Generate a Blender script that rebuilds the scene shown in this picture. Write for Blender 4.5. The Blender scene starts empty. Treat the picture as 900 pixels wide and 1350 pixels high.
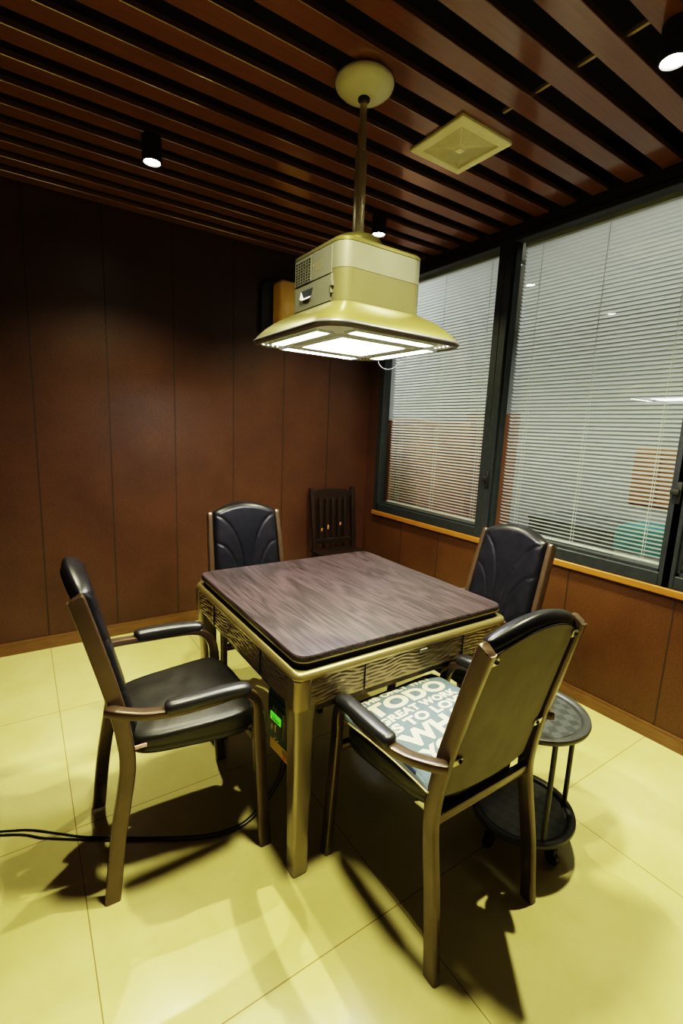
import bpy, bmesh, math, random
from mathutils import Vector, Matrix
random.seed(7)
PI = math.pi
C = bpy.context.scene.collection
sc = bpy.context.scene

# ------------------------------------------------------------------ materials
def new_mat(name):
    m = bpy.data.materials.new(name); m.use_nodes = True
    nt = m.node_tree
    return m, nt, nt.nodes['Principled BSDF']

def ramp(nt, stops):
    r = nt.nodes.new('ShaderNodeValToRGB')
    e = r.color_ramp.elements
    e[0].position, e[0].color = stops[0][0], (*stops[0][1], 1)
    e[1].position, e[1].color = stops[-1][0], (*stops[-1][1], 1)
    for p, c in stops[1:-1]:
        n = e.new(p); n.color = (*c, 1)
    return r

def coords(nt, scale=(1, 1, 1), kind='Object', rot=(0, 0, 0)):
    t = nt.nodes.new('ShaderNodeTexCoord'); mp = nt.nodes.new('ShaderNodeMapping')
    mp.inputs['Scale'].default_value = scale; mp.inputs['Rotation'].default_value = rot
    nt.links.new(t.outputs[kind], mp.inputs['Vector'])
    return mp.outputs['Vector']

def noise(nt, vec, scale, detail=4, rough=.55, dist=0):
    n = nt.nodes.new('ShaderNodeTexNoise')
    n.inputs['Scale'].default_value = scale; n.inputs['Detail'].default_value = detail
    n.inputs['Roughness'].default_value = rough; n.inputs['Distortion'].default_value = dist
    nt.links.new(vec, n.inputs['Vector'])
    return n.outputs['Fac']

def bump(nt, b, height, strength=.2, dist=.002):
    n = nt.nodes.new('ShaderNodeBump'); n.inputs['Strength'].default_value = strength
    n.inputs['Distance'].default_value = dist
    nt.links.new(height, n.inputs['Height']); nt.links.new(n.outputs['Normal'], b.inputs['Normal'])

def setp(b, **k):
    names = dict(rough='Roughness', metal='Metallic', spec='Specular IOR Level', coat='Coat Weight', coat_r='Coat Roughness', base='Base Color', ior='IOR')
    for a, v in k.items():
        i = b.inputs[names[a]]
        i.default_value = (*v, 1) if a == 'base' else v

def mottled(name, c1, c2, scale=20, rough=.4, metal=0, bs=0, bscale=200, stretch=(1, 1, 1), bdist=.001, **k):
    m, nt, b = new_mat(name)
    v = coords(nt, stretch)
    f = noise(nt, v, scale)
    r = ramp(nt, [(.3, c1), (.7, c2)])
    nt.links.new(f, r.inputs['Fac']); nt.links.new(r.outputs['Color'], b.inputs['Base Color'])
    setp(b, rough=rough, metal=metal, **k)
    if bs:
        bump(nt, b, noise(nt, v, bscale, 3), bs, bdist)
    return m

def emit(name, col, st):
    m = bpy.data.materials.new(name); m.use_nodes = True
    nt = m.node_tree; nt.nodes.clear()
    e = nt.nodes.new('ShaderNodeEmission'); e.inputs['Color'].default_value = (*col, 1); e.inputs['Strength'].default_value = st
    o = nt.nodes.new('ShaderNodeOutputMaterial'); nt.links.new(e.outputs[0], o.inputs[0])
    return m

M = {}
M['leather'] = mottled('black_leather', (.0045, .0045, .007), (.010, .010, .0145), 30, .33, bs=.3, bscale=260, bdist=.0008, spec=.36)
M['leather_seat'] = mottled('black_seat_leather', (.007, .007, .007), (.016, .015, .013), 14, .40, bs=.35, bscale=120, bdist=.0015, spec=.5)
M['vinyl'] = mottled('arm_pad_vinyl', (.012, .012, .015), (.02, .02, .024), 20, .33, bs=.12, bscale=300, spec=.55)
M['bronze'] = mottled('bronze_lacquer', (0.07, 0.046, 0.029), (0.1, 0.067, 0.043), 8, .30, .45, coat=.4, coat_r=.15)
M['felt_back'] = mottled('brown_back_cloth', (0.19, 0.172, 0.132), (0.245, 0.225, 0.178), 14, .75, bs=.3, bscale=420, stretch=(1, 1, .6), bdist=.0008)
M['under_cloth'] = mottled('dark_under_cloth', (.05, .045, .03), (.11, .1, .07), 90, .85)
M['steel'] = mottled('bright_steel', (.55, .52, .42), (.7, .66, .55), 30, .28, 1)
M['bolt'] = mottled('dark_bolt', (.01, .01, .01), (.02, .02, .02), 30, .4, .6)
M['tag'] = mottled('care_tag_cloth', (.6, .12, .08), (.75, .68, .6), 60, .7)
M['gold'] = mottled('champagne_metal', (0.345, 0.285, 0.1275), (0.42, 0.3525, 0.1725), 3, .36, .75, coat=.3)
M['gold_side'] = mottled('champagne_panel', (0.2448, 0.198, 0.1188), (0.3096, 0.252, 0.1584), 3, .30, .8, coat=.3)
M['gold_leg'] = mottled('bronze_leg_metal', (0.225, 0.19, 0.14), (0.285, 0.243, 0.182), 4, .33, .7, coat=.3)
M['black'] = mottled('matt_black', (.004, .004, .004), (.009, .009, .009), 40, .6)
M['black_plastic'] = mottled('black_plastic', (.010, .011, .011), (.017, .018, .018), 40, .38)
M['skirt'] = mottled('dark_bronze_skirt', (.05, .038, .02), (.085, .062, .035), 20, .25, .5)
M['plate'] = mottled('badge_silver', (.32, .32, .27), (.5, .5, .42), 200, .4, .3)
M['ink'] = mottled('dark_ink', (.02, .02, .018), (.03, .03, .026), 50, .6)
M['lamp_body'] = mottled('lamp_champagne', (0.17, 0.17, 0.125), (0.2, 0.2, 0.15), 6, .36, .3, coat=.2)
M['lamp_band'] = mottled('lamp_lower_band', (0.1403, 0.1318, 0.06375), (0.1615, 0.153, 0.0765), 6, .32, .35, coat=.2)
M['lamp_side'] = mottled('lamp_side_plastic', (0.105, 0.105, 0.08), (0.125, 0.125, 0.095), 8, .45)
M['hood'] = mottled('lamp_hood_gold', (0.1836, 0.1701, 0.0594), (0.2106, 0.1944, 0.0702), 5, .28, .55, coat=.3)
M['lamp_under'] = mottled('lamp_underside_plastic', (0.7, 0.76, 0.88), (0.78, 0.83, 0.93), 10, .35)
M['canopy'] = mottled('canopy_ivory', (0.594, 0.572, 0.418), (0.682, 0.66, 0.495), 8, .28, coat=.3)
M['stem'] = mottled('stem_metal', (0.468, 0.416, 0.247), (0.559, 0.494, 0.299), 10, .3, .6)
M['vent'] = mottled('vent_cream', (0.783, 0.7425, 0.486), (0.891, 0.8505, 0.5805), 12, .4)
M['vent_dark'] = mottled('vent_slot', (0.3, 0.255, 0.12), (0.375, 0.315, 0.15), 12, .5)
M['navy'] = mottled('navy_recess', (.01, .014, .03), (.02, .025, .045), 12, .4)
M['frame'] = mottled('grey_window_frame', (0.018, 0.022, 0.026), (0.027, 0.032, 0.037), 30, .42, .2)
M['sill'] = mottled('orange_wood_trim', (0.216, 0.09, 0.012), (0.276, 0.12, 0.0192), 12, .4, stretch=(6, .4, 6))
M['tan'] = mottled('tan_shell', (1.037, 0.6669, 0.1729), (1.235, 0.8151, 0.2223), 8, .3)
M['green'] = mottled('dark_green_paint', (.004, .035, .016), (.007, .05, .022), 15, .4)
M['lcd'] = emit('green_lcd', (.12, .75, .04), .55)
M['sticker'] = mottled('yellow_sticker', (.62, .42, .08), (.7, .5, .12), 25, .6)
M['red_ink'] = mottled('red_print', (.55, .12, .04), (.6, .16, .06), 25, .6)
M['indicator'] = emit('lit_dot', (1, .9, .6), 1.2)
M['oldwood'] = mottled('dark_old_wood', (.010, .006, .0035), (.022, .013, .011), 18, .35, stretch=(6, 6, .6))
M['wornwood'] = mottled('bare_worn_wood', (.3, .15, .03), (.4, .2, .05), 30, .6)
M['cord'] = mottled('black_rubber', (.008, .008, .008), (.014, .014, .013), 40, .5)
M['lampcord'] = mottled('grey_cable', (.05, .05, .05), (.08, .08, .08), 40, .5)
M['rail'] = mottled('brass_rail', (.35, .26, .1), (.45, .34, .14), 20, .4, .4)
M['void'] = mottled('ceiling_void', (.003, .002, .002), (.006, .004, .003), 5, .9)
M['tube'] = emit('lamp_tube_light', (1, .985, .96), 42)
M['spot_face'] = emit('spot_lens', (1, .96, .82), 40)
M['diode'] = emit('diode_light', (.9, .95, 1), 4)
M['cushion'] = mottled('teal_grey_cotton', (0.065, 0.1, 0.1275), (0.08, 0.12, 0.1475), 60, .85, bs=.3, bscale=500)
M['letters'] = mottled('cream_print', (0.5625, 0.525, 0.375), (0.615, 0.5775, 0.42), 60, .85)
M['cushion_side'] = mottled('blue_side_cotton', (0.156, 0.216, 0.288), (0.204, 0.264, 0.336), 30, .85, bs=.3, bscale=500)
M['cushion_trim'] = mottled('cushion_piping', (.5, .42, .22), (.6, .5, .28), 60, .8)
M['navy_print'] = mottled('navy_print', (.015, .02, .06), (.025, .03, .085), 60, .85)

# tabletop wood (grain along Y)
def wood_top():
    m, nt, b = new_mat('dark_walnut_top')
    v = coords(nt, (3.8, .36, 3.8))
    n1 = noise(nt, v, 2.2, 3, .5, .6)
    w = nt.nodes.new('ShaderNodeMath'); w.operation = 'MULTIPLY'; w.inputs[1].default_value = 75
    nt.links.new(n1, w.inputs[0])
    s = nt.nodes.new('ShaderNodeMath'); s.operation = 'SINE'; nt.links.new(w.outputs[0], s.inputs[0])
    v2 = coords(nt, (130, 2.6, 130)); n2 = noise(nt, v2, 2.0, 5, .65)
    a = nt.nodes.new('ShaderNodeMath'); a.operation = 'MULTIPLY_ADD'; a.inputs[1].default_value = .10
    nt.links.new(s.outputs[0], a.inputs[0]); nt.links.new(n2, a.inputs[2])
    r = ramp(nt, [(.32, (.006, .004, .0045)), (.50, (.028, .018, .021)), (.74, (.058, .039, .045))])
    nt.links.new(a.outputs[0], r.inputs['Fac']); nt.links.new(r.outputs['Color'], b.inputs['Base Color'])
    setp(b, rough=.42, spec=.4)
    bump(nt, b, n2, .15, .0006)
    return m
M['walnut'] = wood_top()

# brown fine-textured wall laminate
def wall_mat(name, c1, c2, axis):
    m, nt, b = new_mat(name)
    v = coords(nt, (60, 60, 160)) ; n1 = noise(nt, v, 1.4, 4, .7)
    v2 = coords(nt, (1, 1, 1)); n2 = noise(nt, v2, 3.0, 5, .6)
    a = nt.nodes.new('ShaderNodeMath'); a.operation = 'MULTIPLY_ADD'; a.inputs[1].default_value = .6
    nt.links.new(n2, a.inputs[0]); nt.links.new(n1, a.inputs[2])
    r = ramp(nt, [(.55, c1), (1.05, c2)])
    nt.links.new(a.outputs[0], r.inputs['Fac']); nt.links.new(r.outputs['Color'], b.inputs['Base Color'])
    setp(b, rough=.40, spec=.4)
    bump(nt, b, n1, .22, .0008)
    return m
M['wall'] = wall_mat('brown_wall_laminate', (.036, .0155, .0088), (.077, .034, .0185), 0)
M['wall_low'] = wall_mat('brown_low_wall_laminate', (.040, .0168, .0056), (.085, .037, .0125), 0)
M['groove'] = mottled('panel_joint', (.012, .006, .004), (.02, .01, .0035), 30, .6)
M['skirting'] = mottled('brown_skirting', (0.11, 0.055, 0.018), (0.15, 0.078, 0.026), 10, .35, stretch=(1, 1, 8))

# ceiling battens
def batten_mat():
    m, nt, b = new_mat('red_brown_batten')
    v = coords(nt, (1.2, 26, 26)); n1 = noise(nt, v, 3, 4, .6)
    r = ramp(nt, [(.25, (.130, .046, .007)), (.75, (.178, .064, .0105))])
    nt.links.new(n1, r.inputs['Fac']); nt.links.new(r.outputs['Color'], b.inputs['Base Color'])
    setp(b, rough=.45, spec=.3, coat=1, coat_r=.13); b.inputs['Coat IOR'].default_value = 2.0
    return m
M['batten'] = batten_mat()

# cream polished floor tile with thin joints
def floor_mat():
    m, nt, b = new_mat('cream_polished_tile')
    t = nt.nodes.new('ShaderNodeTexCoord')
    sx = nt.nodes.new('ShaderNodeSeparateXYZ'); nt.links.new(t.outputs['Object'], sx.inputs[0])
    masks = []
    for out, off, size in (('X', .08, .79), ('Y', .88, .805)):
        s = nt.nodes.new('ShaderNodeMath'); s.operation = 'SUBTRACT'; s.inputs[1].default_value = off
        nt.links.new(sx.outputs[out], s.inputs[0])
        d = nt.nodes.new('ShaderNodeMath'); d.operation = 'PINGPONG'; d.inputs[1].default_value = size / 2
        nt.links.new(s.outputs[0], d.inputs[0])
        lt = nt.nodes.new('ShaderNodeMath'); lt.operation = 'LESS_THAN'; lt.inputs[1].default_value = .0016
        nt.links.new(d.outputs[0], lt.inputs[0]); masks.append(lt.outputs[0])
    mx = nt.nodes.new('ShaderNodeMath'); mx.operation = 'MAXIMUM'
    nt.links.new(masks[0], mx.inputs[0]); nt.links.new(masks[1], mx.inputs[1])
    v = coords(nt); n1 = noise(nt, v, 3.5, 6, .65, .4)
    r = ramp(nt, [(.3, (.55, .505, .185)), (.7, (.64, .595, .25))])
    nt.links.new(n1, r.inputs['Fac'])
    mix = nt.nodes.new('ShaderNodeMix'); mix.data_type = 'RGBA'
    nt.links.new(mx.outputs[0], mix.inputs['Factor']); nt.links.new(r.outputs['Color'], mix.inputs['A'])
    mix.inputs['B'].default_value = (.26, .20, .07, 1)
    nt.links.new(mix.outputs['Result'], b.inputs['Base Color'])
    setp(b, rough=.22, spec=.45)
    return m
M['floor'] = floor_mat()

# checker weave on the stand trays
def tray_mat():
    m, nt, b = new_mat('black_checker_tray')
    v = coords(nt, (1, 1, 1), rot=(0, 0, .5))
    ck = nt.nodes.new('ShaderNodeTexChecker'); ck.inputs['Scale'].default_value = 32
    ck.inputs['Color1'].default_value = (.018, .02, .02, 1); ck.inputs['Color2'].default_value = (.04, .044, .044, 1)
    nt.links.new(v, ck.inputs['Vector']); nt.links.new(ck.outputs['Color'], b.inputs['Base Color'])
    setp(b, rough=.36, spec=.6)
    return m
M['tray'] = tray_mat()
M['hood_rim'] = mottled('hood_rim_grey', (.10, .095, .11), (.14, .135, .15), 10, .35, .3)
M['rim'] = mottled('dark_grey_rim', (.02, .021, .021), (.028, .03, .03), 40, .4, spec=.6)
M['post'] = mottled('olive_post', (.05, .048, .035), (.075, .072, .05), 40, .35, .4)

# thin window glass: clear, mirror-like at grazing angles
def glass_mat():
    m = bpy.data.materials.new('window_glass'); m.use_nodes = True
    nt = m.node_tree; nt.nodes.clear()
    o = nt.nodes.new('ShaderNodeOutputMaterial')
    tr = nt.nodes.new('ShaderNodeBsdfTransparent'); tr.inputs['Color'].default_value = (.92, .96, .95, 1)
    gl = nt.nodes.new('ShaderNodeBsdfGlossy'); gl.inputs['Roughness'].default_value = .02
    ge = nt.nodes.new('ShaderNodeNewGeometry')
    dt = nt.nodes.new('ShaderNodeVectorMath'); dt.operation = 'DOT_PRODUCT'
    nt.links.new(ge.outputs['Normal'], dt.inputs[0]); nt.links.new(ge.outputs['Incoming'], dt.inputs[1])
    def mth(op, a, v=None, first=None):
        n = nt.nodes.new('ShaderNodeMath'); n.operation = op
        if first is not None:
            n.inputs[0].default_value = first; nt.links.new(a, n.inputs[1])
        else:
            nt.links.new(a, n.inputs[0])
            if v is not None: n.inputs[1].default_value = v
        return n.outputs[0]
    c_ = mth('ABSOLUTE', dt.outputs['Value'])
    fr = mth('POWER', mth('SUBTRACT', c_, first=1.0), 5.0)
    fr = mth('ADD', mth('MULTIPLY', fr, .90), .085)
    mx = nt.nodes.new('ShaderNodeMixShader')
    nt.links.new(fr, mx.inputs[0]); nt.links.new(tr.outputs[0], mx.inputs[1]); nt.links.new(gl.outputs[0], mx.inputs[2])
    nt.links.new(mx.outputs[0], o.inputs[0])
    return m
M['glass'] = glass_mat()

def slat_mat():
    m, nt, b = new_mat('white_blind_slat')
    setp(b, base=(.74, .75, .72), rough=.5)
    o = nt.nodes['Material Output']
    t = nt.nodes.new('ShaderNodeBsdfTranslucent'); t.inputs['Color'].default_value = (.74, .76, .73, 1)
    mx = nt.nodes.new('ShaderNodeMixShader'); mx.inputs[0].default_value = .35
    nt.links.new(b.outputs[0], mx.inputs[1]); nt.links.new(t.outputs[0], mx.inputs[2]); nt.links.new(mx.outputs[0], o.inputs[0])
    return m
M['slat'] = slat_mat()
M['beyond_wall'] = mottled('pale_grey_plaster', (0.36, 0.3744, 0.3456), (0.4176, 0.432, 0.4032), 2, .8)
M['beyond_wood'] = mottled('orange_brown_panel', (.30, .135, .055), (.38, .18, .08), 4, .5)
M['beyond_dark'] = mottled('grey_cloth', (.05, .055, .055), (.08, .085, .085), 8, .7)
M['beyond_teal'] = mottled('teal_cloth', (0.02, 0.15, 0.14), (0.045, 0.21, 0.2), 8, .7)
M['beyond_floor'] = mottled('grey_beige_tile', (.40, .36, .30), (.48, .44, .36), 3, .4)
M['panel_dim'] = emit('ceiling_panel_dim', (1, .99, .93), 8)
M['panel_light'] = emit('ceiling_panel_light', (.92, .98, 1), 18)

# ------------------------------------------------------------------ mesh helpers
def link(name, bm, mat, parent=None, smooth=True, angle=35, mats=None):
    me = bpy.data.meshes.new(name)
    bmesh.ops.recalc_face_normals(bm, faces=bm.faces)
    bm.to_mesh(me); bm.free()
    for mm in (mats or [mat]):
        me.materials.append(mm)
    if smooth:
        for p in me.polygons: p.use_smooth = True
        try: me.set_sharp_from_angle(angle=math.radians(angle))
        except Exception: pass
    o = bpy.data.objects.new(name, me); C.objects.link(o)
    if parent: o.parent = parent
    return o

def root(name, label, cat, loc=(0, 0, 0), rz=0, group=None):
    o = bpy.data.objects.new(name, None); C.objects.link(o)
    o.empty_display_size = .1
    o.location = loc; o.rotation_euler = (0, 0, rz)
    return tag(o, label, cat, group)

def tag(o, label, cat, group=None):
    o['label'] = label; o['category'] = cat
    if group: o['group'] = group
    return o

def struct(o):
    o['kind'] = 'structure'; return o

def B(): return bmesh.new()

def merge(bm, tmp, mtx=None):
    if mtx is not None: tmp.transform(mtx)
    me = bpy.data.meshes.new('t'); tmp.to_mesh(me); tmp.free()
    bm.from_mesh(me); bpy.data.meshes.remove(me)

def box(bm, x0, x1, y0, y1, z0, z1, bev=0, seg=2, mtx=None):
    t = bmesh.new()
    bmesh.ops.create_cube(t, size=1)
    t.transform(Matrix.Translation(((x0+x1)/2, (y0+y1)/2, (z0+z1)/2)) @ Matrix.Diagonal((abs(x1-x0), abs(y1-y0), abs(z1-z0), 1)))
    if bev: bmesh.ops.bevel(t, geom=t.edges[:], offset=bev, segments=seg, affect='EDGES', profile=.5)
    merge(bm, t, mtx)

def lathe(bm, prof, n=40, center=(0, 0, 0), caps=True):
    rings = []
    for r, z in prof:
        rings.append([bm.verts.new((center[0]+r*math.cos(2*PI*i/n), center[1]+r*math.sin(2*PI*i/n), center[2]+z)) for i in range(n)])
    for a, b in zip(rings, rings[1:]):
        for i in range(n): bm.faces.new((a[i], a[(i+1) % n], b[(i+1) % n], b[i]))
    if caps:
        bm.faces.new(rings[0][::-1]); bm.faces.new(rings[-1])

def tube(bm, pts, r, n=10):
    sec = [(r*math.cos(2*PI*i/n), r*math.sin(2*PI*i/n)) for i in range(n)]
    sweep(bm, pts, sec, side=Vector((.0123, .01, 1)) if abs((Vector(pts[-1])-Vector(pts[0])).normalized().z) < .9 else Vector((1, .01, 0)))

def sweep(bm, pts, sec, side=Vector((1, 0, 0)), scales=None):
    P = [Vector(p) for p in pts]; n = len(P); rings = []
    for i in range(n):
        T = (P[min(i+1, n-1)] - P[max(i-1, 0)]).normalized()
        S = (side - side.dot(T)*T).normalized(); N = T.cross(S)
        k = scales[i] if scales else (1, 1)
        if not isinstance(k, tuple): k = (k, k)
        rings.append([bm.verts.new(P[i] + S*a*k[0] + N*b*k[1]) for a, b in sec])
    m = len(sec)
    for a, b in zip(rings, rings[1:]):
        for j in range(m): bm.faces.new((a[j], a[(j+1) % m], b[(j+1) % m], b[j]))
    bm.faces.new(rings[0][::-1]); bm.faces.new(rings[-1])

def rrect(w, d, r, n=4):
    o = []
    for cx, cy, a0 in ((w/2-r, d/2-r, 0), (-w/2+r, d/2-r, PI/2), (-w/2+r, -d/2+r, PI), (w/2-r, -d/2+r, 1.5*PI)):
        for i in range(n+1):
            a = a0 + PI/2*i/n; o.append((cx+r*math.cos(a), cy+r*math.sin(a)))
    return o

def spline(pts, k=6):
    P = [Vector(p) for p in pts]; out = []
    for i in range(len(P)-1):
        p0 = P[max(i-1, 0)]; p1 = P[i]; p2 = P[i+1]; p3 = P[min(i+2, len(P)-1)]
        for j in range(k):
            t = j/k
            out.append(.5*((2*p1)+(p2-p0)*t+(2*p0-5*p1+4*p2-p3)*t*t+(3*p1-p0-3*p2+p3)*t**3))
    out.append(P[-1]); return out

def loft(bm, rings, caps=True):
    R = [[bm.verts.new(p) for p in r] for r in rings]; m = len(R[0])
    for a, b in zip(R, R[1:]):
        for j in range(m): bm.faces.new((a[j], a[(j+1) % m], b[(j+1) % m], b[j]))
    if caps: bm.faces.new(R[0][::-1]); bm.faces.new(R[-1])

def rsq(h, r, z, n=8, hx=None):
    return [(x, y, z) for x, y in rrect(2*(hx or h), 2*h, r, n)]

def interp(tab, x):
    if x <= tab[0][0]: return tab[0][1]
    for (a, va), (b, vb) in zip(tab, tab[1:]):
        if x <= b: return va + (vb-va)*(x-a)/(b-a)
    return tab[-1][1]

# ------------------------------------------------------------------ room shell
XR, YB, ZC = 2.465, 3.275, 2.62
XL, YF = -1.45, -1.05

bm = B(); box(bm, XL, XR+.1, YF, YB+.1, -.1, 0)
struct(link('floor', bm, M['floor'], smooth=False))

bm = B(); box(bm, XL, XR+.1, YF, YB+.1, 2.86, 2.92)
struct(link('ceiling', bm, M['void'], smooth=False))
# wooden battens hung under the dark void
bm = B()
k = -13
while True:
    y0 = 1.098 + .1585*k
    if y0 + .082 > YB: break
    if y0 > YF: box(bm, XL, XR-.012, y0, y0+.082, ZC, ZC+.022, .002, 1)
    k += 1
struct(link('trim_1', bm, M['batten'], smooth=False))
# carrier rail glimpsed through the gaps
bm = B(); box(bm, 1.62, 1.632, YF, 1.40, ZC+.024, ZC+.036)
struct(link('trim_2', bm, M['rail'], smooth=False))

def panelled(name, mat, x0, x1, y0, y1, z0, z1, seams, axis):
    bm = B(); box(bm, x0, x1, y0, y1, z0, z1)
    w = struct(link(name, bm, mat, smooth=False))
    g = B()
    for s in seams:
        if axis == 'x': box(g, s-.0034, s+.0034, y0-.0012, y0+.002, z0, z1)
        else: box(g, x0-.0012, x0+.002, s-.0028, s+.0028, z0, z1)
    link('panel_joint', g, M['groove'], w, smooth=False)
    return w
panelled('wall_back', M['wall'], XL, XR+.1, YB, YB+.1, 0, 2.86, [-1.12, -.72, -.32, .078, .468, .862, 1.267, 1.66, 2.06], 'x')
bm = B(); box(bm, XL-.1, XL, YF, YB+.1, 0, 2.86); struct(link('wall_left', bm, M['wall'], smooth=False))
bm = B(); box(bm, XL-.1, XR+.1, YF-.1, YF, 0, 2.86); struct(link('wall_front', bm, M['wall'], smooth=False))
panelled('wall_right', M['wall_low'], XR, XR+.1, YF, YB, 0, .722, [2.771, 2.368, 1.87, 1.3725, .856, .34, -.2], 'y')
bm = B(); box(bm, XR, XR+.1, YF, YB, 2.56, 2.86); struct(link('wall_right_upper', bm, M['frame'], smooth=False)); bm = B(); box(bm, XR, XR+.1, 3.128, YB, .722, 2.56)
struct(link('wall_corner', bm, M['wall'], smooth=False))

def skirt(name, pts):
    bm = B()
    for a in pts: box(bm, *a)
    return struct(link(name, bm, M['skirting'], smooth=False))
skirt('baseboard_back', [(XL, XR, YB-.014, YB, 0, .062), (XL, XR, YB-.008, YB, .062, .078)])
skirt('baseboard_right', [(XR-.014, XR, YF, YB-.014, 0, .056), (XR-.008, XR, YF, YB-.008, .056, .07)])
# orange wooden sill trim
bm = B(); box(bm, XR-.03, XR+.02, YF, 3.135, .722, .757, .004, 1)
struct(link('trim_3', bm, M['sill'], smooth=False))

# windows: fixed frame, three panes with a blind behind each
Z0, Z1 = .757, 2.56
panes = [(2.035, 3.09), (.93, 1.945), (-1.0, .875)]
for i, (a, b) in enumerate(panes):
    wroot = bpy.data.objects.new('window_%d' % (i+1), None); C.objects.link(wroot); struct(wroot)
    f = B(); fx0, fx1 = XR-.018, XR+.05
    box(f, fx0, fx1, a-.045, a+.005, Z0, Z1, .003, 1); box(f, fx0, fx1, b-.005 if i else b-.02, b+.045 if i else b+.038, Z0, Z1, .003, 1)
    box(f, fx0, fx1, a+.005, b-.005, Z0, Z0+.062, .003, 1); box(f, fx0, fx1, a+.005, b-.005, Z1-.03, Z1, .003, 1)
    # stepped inner lip and the deep jamb behind the glass
    for (p, q) in ((a+.005, a+.017), (b-.017, b-.005)):
        box(f, fx0+.018, fx1, p, q, Z0+.06, Z1-.03)
    box(f, fx0+.018, fx1, a+.005, b-.005, Z0+.06, Z0+.076)
    link('window_frame', f, M['frame'], wroot, smooth=False)
    g = B()
    vs = [g.verts.new(p) for p in ((2.487, a+.002, Z0+.06), (2.487, b-.002, Z0+.06), (2.487, b-.002, Z1-.03), (2.487, a+.002, Z1-.03))]
    g.faces.new(vs); link('pane', g, M['glass'], wroot, smooth=False)
    # latch on the meeting stile
    if i > 0:
        l = B(); y = b+.012 if i == 1 else b+.02; zl = 1.145 if i == 1 else 1.20
        box(l, fx0-.010, fx0+.002, y, y+.022, zl-.05, zl+.05, .003, 2)
        box(l, fx0-.026, fx0-.008, y+.004, y+.040, zl-.010, zl+.016, .004, 2)
        link('latch', l, M['black'], wroot)
    # blind
    bl = root('venetian_blind', ['white venetian blind in the narrow window pane next to the room corner',
                                 'white venetian blind in the wide middle window pane',
                                 'white venetian blind in the third window pane, beyond the latch with long handle'][i], 'blind', (2.56, (a+b)/2, Z1-.03), group='venetian blinds in the window wall')
    s = B(); hw = (b-a)/2-.012; th = math.radians(-29)
    z = -.012; zb = Z0+.085-(Z1-.03)
    while z > zb:
        prev = None
        for j in range(4):
            u = (j/3-.5)*.0255; c = .0022*(1-(2*j/3-1)**2)
            x = u*math.cos(th) - c*math.sin(th); zz = z + u*math.sin(th) + c*math.cos(th)
            cur = (s.verts.new((x, -hw, zz)), s.verts.new((x, hw, zz)))
            if prev: s.faces.new((prev[0], prev[1], cur[1], cur[0]))
            prev = cur
        z -= .0212
    link('slats', s, M['slat'], bl)
    h = B(); box(h, -.016, .016, -hw, hw, -.012, .075, .002, 1); link('head_rail', h, M['beyond_wall'], bl)
    h = B(); box(h, -.012, .012, -hw, hw, zb-.012, zb-.001, .002, 1); link('bottom_rail', h, M['slat'], bl)
    for j in range(3 if i < 2 else 5):
        nn = 3 if i < 2 else 5
        y = -hw+.12 + (2*hw-.24)*j/(nn-1)
        t = B(); box(t, -.0135, -.0125, y-.0012, y+.0012, zb, -.02); box(t, .0125, .0135, y-.0012, y+.0012, zb, -.02)
        link('ladder_cord', t, M['slat'], bl, smooth=False)

# adjoining room seen through the blinds
BX = 6.2
bm = B(); box(bm, XR+.1, BX, -3, 5.6, -.1, 0); struct(link('floor_2', bm, M['beyond_floor'], smooth=False))
bm = B(); box(bm, XR+.1, BX, -3, 5.6, 2.95, 3.05); struct(link('ceiling_2', bm, M['beyond_wall'], smooth=False))
bm = B(); box(bm, BX, BX+.1, -3, 5.6, 0, 3); struct(link('wall_far', bm, M['beyond_wall'], smooth=False))
bm = B(); box(bm, XR+.1, BX, 5.5, 5.6, 0, 3); struct(link('wall_rear', bm, M['beyond_wall'], smooth=False))
bm = B(); box(bm, XR+.1, BX, -3.1, -3, 0, 3); struct(link('wall_near', bm, M['beyond_wall'], smooth=False))
bm = B(); box(bm, BX-.03, BX, 4.5, 5.5, 0, 1.75); box(bm, XR+.1, BX-.03, 5.47, 5.5, 0, 1.55); struct(link('trim_4', bm, M['beyond_wood'], smooth=False))
cb = root('sideboard', 'orange brown cabinet on a pale base blurred behind the wide pane beside the latch', 'cabinet', (4.85, 1.90, 0))
bm = B(); box(bm, -.2, .25, -.24, .22, .84, 1.36, .01, 1); link('carcass', bm, M['beyond_wood'], cb)
bm = B(); box(bm, -.19, .24, -.23, .21, .0, .84, .005, 1); link('base', bm, M['beyond_wall'], cb)
for y in (-.235, -.005):
    bm = B(); box(bm, -.215, -.2, y, y+.22, .86, 1.33, .003, 1); link('door', bm, M['beyond_wood'], cb)
dt_ = root('draped_table', 'dark grey draped table blurred behind the blinds beside the teal cloth', 'table', (3.80, 1.98, 0))
bm = B(); loft(bm, [rsq(.42, .06, .02, 5, .38), rsq(.40, .06, .4, 5, .36), rsq(.37, .05, .74, 5, .33), rsq(.36, .04, .76, 5, .32)]); link('drape', bm, M['beyond_dark'], dt_)
bm = B(); loft(bm, [rsq(.38, .05, .761, 5, .34), rsq(.38, .05, .78, 5, .34)]); link('table_top', bm, M['beyond_dark'], dt_)
tc = root('covered_box', 'teal cloth over a pale box blurred behind the lowest slats of the wide pane', 'box', (3.30, 1.31, 0))
bm = B(); loft(bm, [rsq(.17, .03, .0, 5), rsq(.17, .03, .74, 5)]); link('box_body', bm, M['beyond_wall'], tc)
bm = B(); loft(bm, [rsq(.178, .04, .735, 5), rsq(.178, .04, .86, 5), rsq(.165, .04, .89, 5), rsq(.10, .04, .90, 5)]); link('cloth', bm, M['beyond_teal'], tc)
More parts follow.
